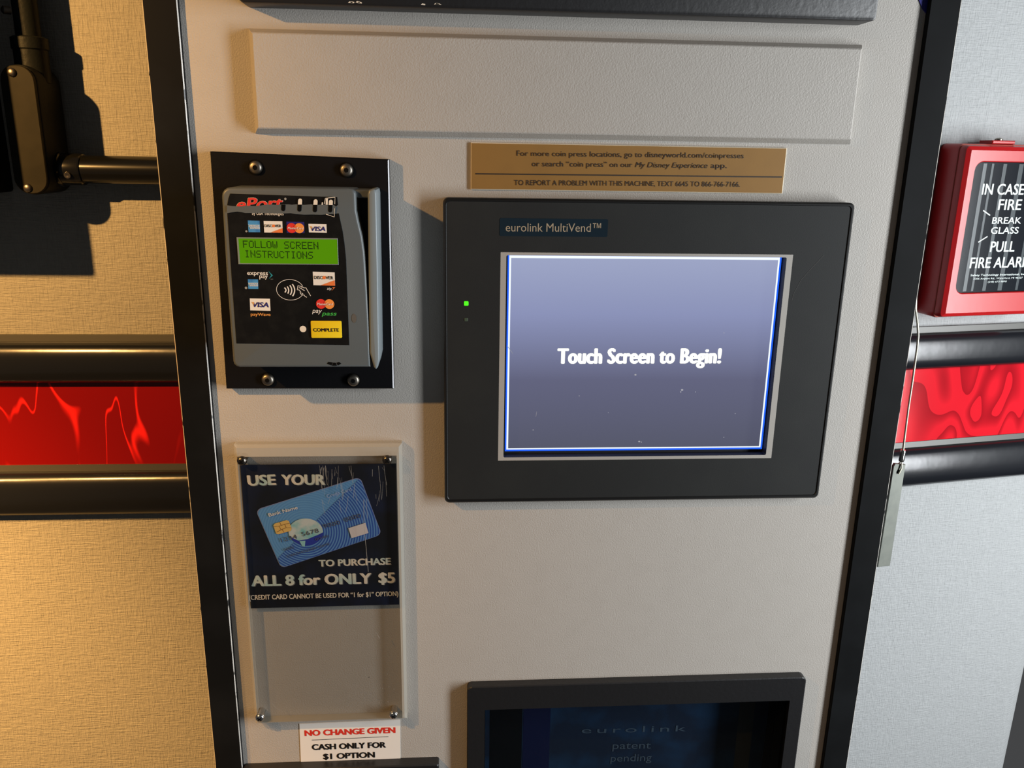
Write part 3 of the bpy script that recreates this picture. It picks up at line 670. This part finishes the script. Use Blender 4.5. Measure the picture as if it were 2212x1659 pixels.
for k in range(70):
    x, z = zk(1000+random.gauss(300, 170), 980+random.gauss(0, 70)); r = 0.0001+random.random()*0.00028
    if x < -0.1925: P.disc(x, z, r, GREYI, n=6)
P.disc(*zk(1388, 801), 0.0006, BLACKI, rz=0.0003, n=8)
tag(P.build('scratch', sh, 'fine pale scratches and specks'), kind='stuff')

ps = thing('poster', 'dark navy poster with a blue bank card, inside the acrylic holder', 'poster', (-0.251, 0.0, -0.2195))
YP = -0.0042
p_ = lambda a, b: at(480+a/4.609, 940+b/4.609, YP)
NAVYP = mat('dark_navy_paper', (0.006, 0.008, 0.014), 0.5, var=(28, (0.008, 0.014, 0.045), 1.0))
bm = new(); prism(bm, [(-0.3131, -0.2198), (-0.1908, -0.2192), (-0.1908, -0.0925), (-0.3131, -0.0924)], YP+0.0006, YP); obj('sheet', bm, NAVYP, ps, 0)
SILV = mat('silver_aqua_print', (0.80, 0.74, 0.64), 0.4, var=(45, (0.35, 0.62, 0.64), 1.0))
SHAD = mat('dim_grey_print', (0.16, 0.17, 0.18), 0.5)
P = Print(YP)
def shadowed(t, a, b, cap, bold, **k):
    P.text(t, (a[0]+0.0006, a[1]-0.0005), (b[0]+0.0006, b[1]-0.0005), cap, SHAD, 1, bold=bold, **k); P.text(t, a, b, cap, SILV, 2, bold=bold, **k)
for words_ in ((('USE', (255, 508), (540, 498), 0.0098, 0.045), ('YOUR', (590, 500), (1028, 498), 0.0098, 0.045)), (('TO PURCHASE', (962, 1310), (1680, 1288), 0.0066, 0.04),), (('ALL 8 for ONLY', (292, 1508), (1490, 1480), 0.0106, 0.045), ('$5', (1555, 1476), (1722, 1474), 0.0106, 0.04))):
    P = Print(YP)
    for t_, a_, b_, c__, d_ in words_: shadowed(t_, p_(*a_), p_(*b_), c__, d_)
    P.build('lettering', ps, 'silver capitals')
P = Print(YP); P.text('(CREDIT CARD CANNOT BE USED FOR \u201c1 for $1\u201d OPTION)', p_(268, 1640), p_(1755, 1600), 0.0046, CREAM, 2, bold=0.025); P.build('lettering', ps, 'small cream capitals in brackets')
# the printed bank card
gx, gz = p_(835, 960)
def ripple(name, a, b, c):
    M = mat(name, a, 0.4); n, l, q = nodes(M)
    g = n.new('ShaderNodeNewGeometry'); s = n.new('ShaderNodeVectorMath'); s.operation = 'DISTANCE'; s.inputs[1].default_value = (gx, YP, gz)
    l.new(g.outputs['Position'], s.inputs[0])
    k = n.new('ShaderNodeMath'); k.operation = 'MULTIPLY'; k.inputs[1].default_value = 2*math.pi/0.0021; l.new(s.outputs['Value'], k.inputs[0])
    w = n.new('ShaderNodeMath'); w.operation = 'SINE'; l.new(k.outputs[0], w.inputs[0])
    r = n.new('ShaderNodeMapRange'); r.inputs[1].default_value = -0.5; r.inputs[2].default_value = 0.7; r.inputs[4].default_value = c; l.new(w.outputs[0], r.inputs[0])
    m_ = n.new('ShaderNodeMix'); m_.data_type = 'RGBA'; m_.inputs['A'].default_value = (*a, 1); m_.inputs['B'].default_value = (*b, 1)
    l.new(r.outputs[0], m_.inputs['Factor']); l.new(m_.outputs['Result'], q.inputs['Base Color']); return M
LIGHTB = ripple('light_blue_ripple_print', (0.14, 0.36, 0.72), (0.09, 0.27, 0.62), 0.6); DARKB = ripple('royal_blue_ripple_print', (0.035, 0.10, 0.44), (0.15, 0.36, 0.72), 0.85)
def card(s, t):
    a, b, c, d = (340, 745), (1370, 420), (1582, 985), (588, 1318)
    return p_(*[(1-t)*((1-s)*a[i]+s*b[i])+t*((1-s)*d[i]+s*c[i]) for i in (0, 1)])
P = Print(YP)
def cround(n=6, r=0.055):
    out = []
    for cx_, cy_, a in ((r, r*1.5, 180), (1-r, r*1.5, 270), (1-r, 1-r*1.5, 0), (r, 1-r*1.5, 90)):
        for k in range(n+1):
            t = math.radians(a+90*k/n); out.append((cx_+r*math.cos(t), cy_+r*1.5*math.sin(t)))
    return out
def off(p, d): return (0.5+(p[0]-0.5)*(1+d), 0.5+(p[1]-0.5)*(1+d*1.6))
P.face([card(*off(p, 0.012)) for p in cround()], mat('pale_card_rim', (0.25, 0.30, 0.55), 0.4), 2)
P.face([card(*p) for p in cround()], LIGHTB, 3)
tri = [p for p in cround() if p[1] > 0.80*(1-p[0])+0.005 or (p[0] > 0.95)]
P.face([card(0.985, 0.02)]+[card(*p) for p in tri if p[1] > 0.07]+[card(0.012, 0.83)], DARKB, 4)
P.disc(gx, gz, 0.0138, mat('deep_globe_print', (0.03, 0.05, 0.40), 0.4), 5, 0.0120)
P.face([(gx+0.0138*math.cos(t), gz+0.0120*math.sin(t)) for t in [math.radians(a) for a in range(-2, 206, 8)]]+[p_(760, 1045), p_(850, 1030), p_(960, 985)], mat('pale_globe_print', (0.62, 0.70, 0.72), 0.4, var=(90, (0.18, 0.55, 0.60), 0.9)), 6)
P.face([p_(770, 1050), p_(830, 1045), p_(825, 1105), p_(800, 1100)], mat('aqua_print', (0.30, 0.62, 0.68), 0.4), 6)
P.face([p_(525, 875), p_(645, 840), p_(668, 850), p_(695, 925), p_(685, 948), p_(560, 982), p_(540, 975), p_(512, 895)], mat('gold_chip_print', (0.80, 0.55, 0.18), 0.35), 7)
CHIPL = mat('brown_line_print', (0.30, 0.15, 0.05), 0.5)
for pts in ([(515, 905), (570, 900), (625, 880), (675, 870)], [(545, 960), (590, 935), (640, 915), (690, 915)], [(575, 860), (590, 890)], [(600, 930), (620, 965)], [(570, 900), (590, 935)], [(625, 880), (640, 915)]): P.stroke([p_(*q) for q in pts], 0.0003, CHIPL, 8)
P.text('Bank Name', p_(470, 808), p_(758, 730), 0.0031, WHITE, 7, 0.03); P.text('Credit Card', p_(1050, 622), p_(1292, 548), 0.0030, mat('faint_blue_print', (0.40, 0.52, 0.80), 0.4), 7)
EMB = mat('grey_embossed_print', (0.10, 0.11, 0.15), 0.4)
P.text('1234', p_(592, 1060), p_(752, 1020), 0.0036, EMB, 8); P.text('5678', p_(800, 1002), p_(968, 960), 0.0036, EMB, 8); P.text('9000', p_(1015, 925), p_(1180, 880), 0.0036, EMB, 8); P.text('0000', p_(1225, 860), p_(1390, 812), 0.0036, EMB, 8)
P.text('0000', p_(618, 1148), p_(720, 1122), 0.0022, EMB, 8); P.text('00/00', p_(935, 1045), p_(1070, 1008), 0.0022, EMB, 8); P.text('CARDHOLDER NAME', p_(652, 1215), p_(1080, 1085), 0.0021, EMB, 8)
P.face([p_(1258, 920), p_(1428, 866), p_(1458, 968), p_(1290, 1020)], mat('pale_signature_print', (0.70, 0.68, 0.72), 0.35), 8)
P.build('card_picture', ps, 'tilted blue bank card with gold chip and pale globe')

st = thing('sticker', 'white sticker with red and black capitals under the acrylic holder', 'sticker', (-0.2365, 0.0, -0.3804))
bm = new(); prism(bm, [(-0.2811, -0.3805), (-0.1930, -0.3803), (-0.1925, -0.3358), (-0.2803, -0.3368)], 0.0, -0.0005); obj('sheet', bm, WSTICK, st, 0)
k_ = lambda a, b: at(480+a/4.378, 1280+b/4.378, -0.0006)
P = Print(-0.0005)
P.text('NO CHANGE GIVEN', k_(780, 1360), k_(1640, 1330), 0.0066, REDI, 1, 0.05); P.stroke([k_(848, 1395), k_(1572, 1362)], 0.0005, BLACKI)
P.text('CASH ONLY FOR', k_(848, 1492), k_(1550, 1468), 0.0066, BLACKI, 1, 0.05); P.text('$1 OPTION', k_(955, 1580), k_(1446, 1562), 0.0066, BLACKI, 1, 0.05)
P.build('lettering', st)

# ------------------------------------------------------------------ lower display case and black box under the holder
dc = thing('display_case', 'black framed window at the bottom right of the panel with dim blue inside', 'display case', (0.0175, 0.0, -0.64))
A_ = rrect(-0.1335, 0.1700, -0.64, -0.2990, 0.004, 3); B_ = rrect(-0.1180, 0.1570, -0.62, -0.3225, 0.0005, 3)
bm = new(); ringprism(bm, A_, B_, 0.0, -0.0085, 0.0008, 0.0, imi=1); obj('frame', bm, [BLACKP, HOLE], dc, 0)
bm = new(); box(bm, -0.1179, 0.1569, 0.030, 0.034, -0.6199, -0.3226)
def starry():
    M = mat('dim_blue_backdrop', (0.004, 0.010, 0.022), 0.5, var=(30, (0.006, 0.026, 0.055), 1.0)); return M
obj('backdrop', bm, starry(), dc, 0)['label'] = 'dark blue mottled picture board'
for x0, x1 in ((-0.1180, -0.1165), (0.1555, 0.1570)):
    bm = new(); box(bm, x0, x1, 0.0161, 0.0299, -0.6199, -0.3226); obj('inner_wall', bm, HOLE, dc, 0)
for x0, x1, M in ((-0.0800, -0.0545, mat('royal_blue_strip', (0.004, 0.006, 0.030), 0.4)), (0.1270, 0.1420, mat('tan_reflection_strip', (0.04, 0.034, 0.024), 0.5)), (-0.1115, -0.0810, HOLE)):  # the tan strip is a brown reflection painted on the backdrop
    P = Print(0.030); P.rect(x0, x1, -0.61, -0.3227, M, 1); P.build('backdrop_strip', dc)
DIMP = mat('dim_blue_grey_print', (0.060, 0.075, 0.085), 0.5)
P = Print(0.030)
P.text('eurolink', (-0.0244, -0.3806), (0.0764, -0.3822), 0.0066, DIMP, 2, 0.0, space=1.3); P.text('patent', (0.0062, -0.3997), (0.0434, -0.4005), 0.0080, DIMP, 2); P.text('pending', (0.0050, -0.4140), (0.0450, -0.4146), 0.0080, DIMP, 2)
P.build('lettering', dc, 'dim grey lettering on the backdrop')
bm = new(); box(bm, -0.1178, 0.1568, -0.0020, -0.0045, -0.6198, -0.3227); obj('window_pane', bm, GLASS, dc, 0)
bm = new(); prism(bm, rrect(-0.3305, -0.1585, -0.60, -0.3765, 0.002, 2), 0.0, -0.010, 0.001, 1)
top('black_box', bm, BLACKP, 'dark edge of a black box at the bottom under the white sticker', 'box')

# ------------------------------------------------------------------ fire alarm cover on the right wall
fb = thing('fire_alarm_cover', 'red plastic fire alarm cover on the wall above the right rail', 'fire alarm', tuple(wr(0.001, 0.0, -0.0035)), AR, True)
ZB = 0.0035            # local z = world z + ZB
FW = 0.122; OF = -0.033
Ao = rrect(0.0, FW, -0.0005+ZB, 0.1637+ZB, 0.006, 4); Bo = rrect(0.0135, FW-0.0135, 0.0247+ZB, 0.1475+ZB, 0.008, 4)
bm = new(); n = len(Ao)
rings = []
for d, y in ((0.0, 0.0), (0.0, OF+0.012), (0.0006, OF+0.0100), (0.0014, OF+0.0096), (0.0014, OF+0.0060), (0.0025, OF+0.0025), (0.0060, OF)): rings.append([bm.verts.new((x, y, z)) for x, z in inset(Ao, d)])
rings.append([bm.verts.new((x, OF, z)) for x, z in inset(Bo, -0.0008)]); rings.append([bm.verts.new((x, OF+0.0008, z)) for x, z in Bo]); rings.append([bm.verts.new((x, OF+0.006, z)) for x, z in Bo])
for k in range(len(rings)-1):
    for i in range(n):
        f = bm.faces.new((rings[k][i], rings[k][(i+1) % n], rings[k+1][(i+1) % n], rings[k+1][i])); f.material_index = 1 if k == 2 else 0
bm.faces.new(rings[0][::-1])
obj('cover_shell', bm, [REDP, PALER], fb, 30)
bm = new(); prism(bm, inset(Bo, 0.0003), OF+0.006, OF+0.0022); gl = obj('window', bm, SIGNK, fb, 0); gl['label'] = 'black window with white lettering'
P = Print(OF+0.0022)  # grey bars paint reflections onto the window
for x0, x1 in ((0.0235, 0.0275), (0.0330, 0.0355), (0.0460, 0.0500), (0.0640, 0.0690), (0.0850, 0.0880)): P.rect(x0, x1, 0.0262+ZB, 0.1460+ZB, SIGNS, 1)
P.build('painted_reflection', gl, 'dark grey reflections painted on the window')
P = Print(OF+0.0022); u0 = -0.001
def ft(t, a, b, z, cap, bold=0.02): P.text(t, (a+u0, z+ZB), (b+u0, z+ZB), cap, SIGNW, 2, bold)
ft('IN CASE OF', 0.0274, 0.0966, 0.1176, 0.0103); ft('FIRE', 0.0488, 0.0755, 0.1034, 0.0103); ft('BREAK', 0.0448, 0.0785, 0.0906, 0.0064); ft('GLASS', 0.0452, 0.0775, 0.0812, 0.0064)
ft('PULL', 0.0479, 0.0766, 0.0637, 0.0105); ft('FIRE ALARM', 0.0275, 0.0985, 0.0484, 0.0106)
ft('Safety Technology International, Inc.', 0.0305, 0.0955, 0.0408, 0.0020, 0.03); ft('2306 Airport Rd., Waterford, MI 48327', 0.0345, 0.0925, 0.0375, 0.0016, 0.0); ft('(248) 673-9898', 0.0520, 0.0740, 0.0342, 0.0016, 0.0)
P.stroke([(0.0325+u0, 0.1032+ZB), (0.0413+u0, 0.0986+ZB)], 0.0011, SIGNW, 2); P.stroke([(0.0425+u0, 0.0788+ZB), (0.0329+u0, 0.0734+ZB)], 0.0011, SIGNW, 2)
P.build('lettering', gl)
bm = new(); box(bm, 0.036, 0.062, -0.008, -0.024, 0.1637+ZB, 0.1670+ZB, 0, 0.0008, 1); tb = obj('latch_tab', bm, REDP, fb, 30)
bm = new(); lathe(bm, [(0.0035, 0.0), (0.0035, 0.0014), (0.0018, 0.0024), (0, 0.0026)], (0.050, -0.016, 0.1670+ZB), (0, 0, 1)); obj('tab_screw', bm, STEEL, tb, 40)

# ------------------------------------------------------------------ glass breaking bar on its cable
hm = thing('breaker_bar', 'flat zinc bar hanging on a thin steel cable beside the right edge', 'metal bar', tuple(wr(-0.017, 0.030, -0.264)), AR, True)
ZH = 0.264; b0 = 0.017
zz = lambda z: z+ZH
bm = new(); outl = [(-0.0265+b0+0.0010, zz(-0.2636)), (-0.0089+b0-0.0014, zz(-0.2640)), (-0.0104+b0, zz(-0.1500)), (-0.0230+b0, zz(-0.1480)), (-0.0245+b0, zz(-0.1510))]
prism(bm, outl, 0.0015, -0.0015, 0.0004, 1); br = obj('bar', bm, ZINC, hm, 0)
bm = new(); lathe(bm, [(0.0, 0.0003), (0.0022, 0.0002), (0.0022, -0.0005)], (-0.0180+b0, -0.0015, zz(-0.1570))); obj('bar_hole', bm, HOLE, br, 0)
bm = new(); tube(bm, [(-0.0185+b0, -0.0028, zz(-0.1590)), (-0.0165+b0, -0.0034, zz(-0.1530)), (-0.0160+b0, -0.0020, zz(-0.1450)), (-0.0172+b0, 0.0015, zz(-0.1500)), (-0.0185+b0, 0.0022, zz(-0.1580))], 0.0009, 8); obj('cable_loop', bm, CABLE, hm, 60)
bm = new(); lathe(bm, [(0, 0), (0.0024, 0.0), (0.0028, 0.002), (0.0025, 0.006), (0.0028, 0.010), (0.0024, 0.0125), (0, 0.0125)], (-0.0160+b0, -0.001, zz(-0.1462)), (0.03, 0, 1), 16); obj('ferrule', bm, CHROME, hm, 50)
pts = [(-0.0158, -0.135), (-0.0166, -0.110), (-0.0172, -0.089), (-0.0173, -0.060), (-0.0176, -0.040), (-0.0178, -0.028), (-0.0185, -0.016), (-0.0215, -0.004), (-0.0260, 0.010), (-0.0290, 0.030), (-0.0295, 0.060)]
bm = new(); tube(bm, [(a+b0, -0.001, zz(b)) for a, b in pts], 0.0011, 10); obj('cable', bm, CABLE, hm, 60)

# ------------------------------------------------------------------ conduit on the left wall
ct = thing('conduit_fitting', 'black conduit elbow with pipes on the left wall, shade painted in', 'conduit', (-0.48, YL, 0.115))
YC = 0.072; c_ = lambda px, py, y=0.086: at(px, py, y)
bl_, br_ = c_(38, 300), c_(100, 300)
x0, x1 = -0.4925, -0.4655; zb, zt = 0.1100, 0.2080
bodyo = rrect(x0, x1, zb, zt, 0.0125, 6)
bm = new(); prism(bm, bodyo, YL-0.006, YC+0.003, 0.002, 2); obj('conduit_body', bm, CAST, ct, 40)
bm = new(); prism(bm, inset(bodyo, 0.0008), YC+0.003, YC, 0.0006, 1); cv = obj('cover_plate', bm, COVER, ct, 0); cv['label'] = 'olive cover plate darkened by painted shade'
for z in (zt-0.0062, zb+0.0055):
    bm = new(); lathe(bm, [(0.0034, 0), (0.0032, 0.0012), (0.0018, 0.0022), (0, 0.0024)], ((x0+x1)/2-0.003, YC, z), n=16); obj('cover_screw', bm, STEEL, cv, 50)
xc = (x0+x1)/2+0.002
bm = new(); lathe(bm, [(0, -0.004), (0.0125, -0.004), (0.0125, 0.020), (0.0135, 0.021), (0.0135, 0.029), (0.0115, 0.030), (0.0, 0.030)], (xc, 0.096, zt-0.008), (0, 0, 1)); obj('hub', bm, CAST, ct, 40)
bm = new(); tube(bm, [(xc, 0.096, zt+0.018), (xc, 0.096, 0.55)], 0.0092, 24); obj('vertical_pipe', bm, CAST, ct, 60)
bm = new(); lathe(bm, [(0.0030, 0), (0.0030, 0.005), (0.0015, 0.0062), (0, 0.0062)], (xc-0.0085, 0.090, zt+0.040), (-0.75, -0.66, 0), 14); obj('set_screw', bm, STEEL, ct, 50)
zp = 0.1295
bm = new(); lathe(bm, [(0, 0), (0.0135, 0.0), (0.0140, 0.001), (0.0140, 0.004), (0.0128, 0.0045), (0.0128, 0.019), (0.0122, 0.0205), (0, 0.0205)], (-0.4675, 0.097, zp), (1, 0, 0), 32); cp = obj('coupling', bm, PIPEK, ct, 40)
bm = new(); lathe(bm, [(0.0028, 0), (0.0026, 0.0018), (0.001, 0.002), (0, 0.0012)], (-0.4555, 0.097-0.0122, zp-0.0040), (0, -1, -0.3), 14); obj('coupling_screw', bm, STEEL, cp, 50)
bm = new(); tube(bm, [(-0.449, 0.097, zp), (-0.3555, 0.097, zp)], 0.0113, 32); obj('horizontal_pipe', bm, PIPEK, ct, 60)

jb = thing('junction_box', 'black box at the far left edge beside the conduit', 'electrical box', (-0.56, YL, 0.125))
bm = new(); prism(bm, rrect(-0.68, -0.5170, 0.1095, 0.40, 0.003, 3), YL, 0.012, 0.002, 2); obj('box_body', bm, BOXK, jb, 30)
bm = new(); prism(bm, rrect(-0.674, -0.5210, 0.1140, 0.395, 0.002, 2), 0.012, 0.009, 0.001, 1); obj('box_lid', bm, BOXK, jb, 30)
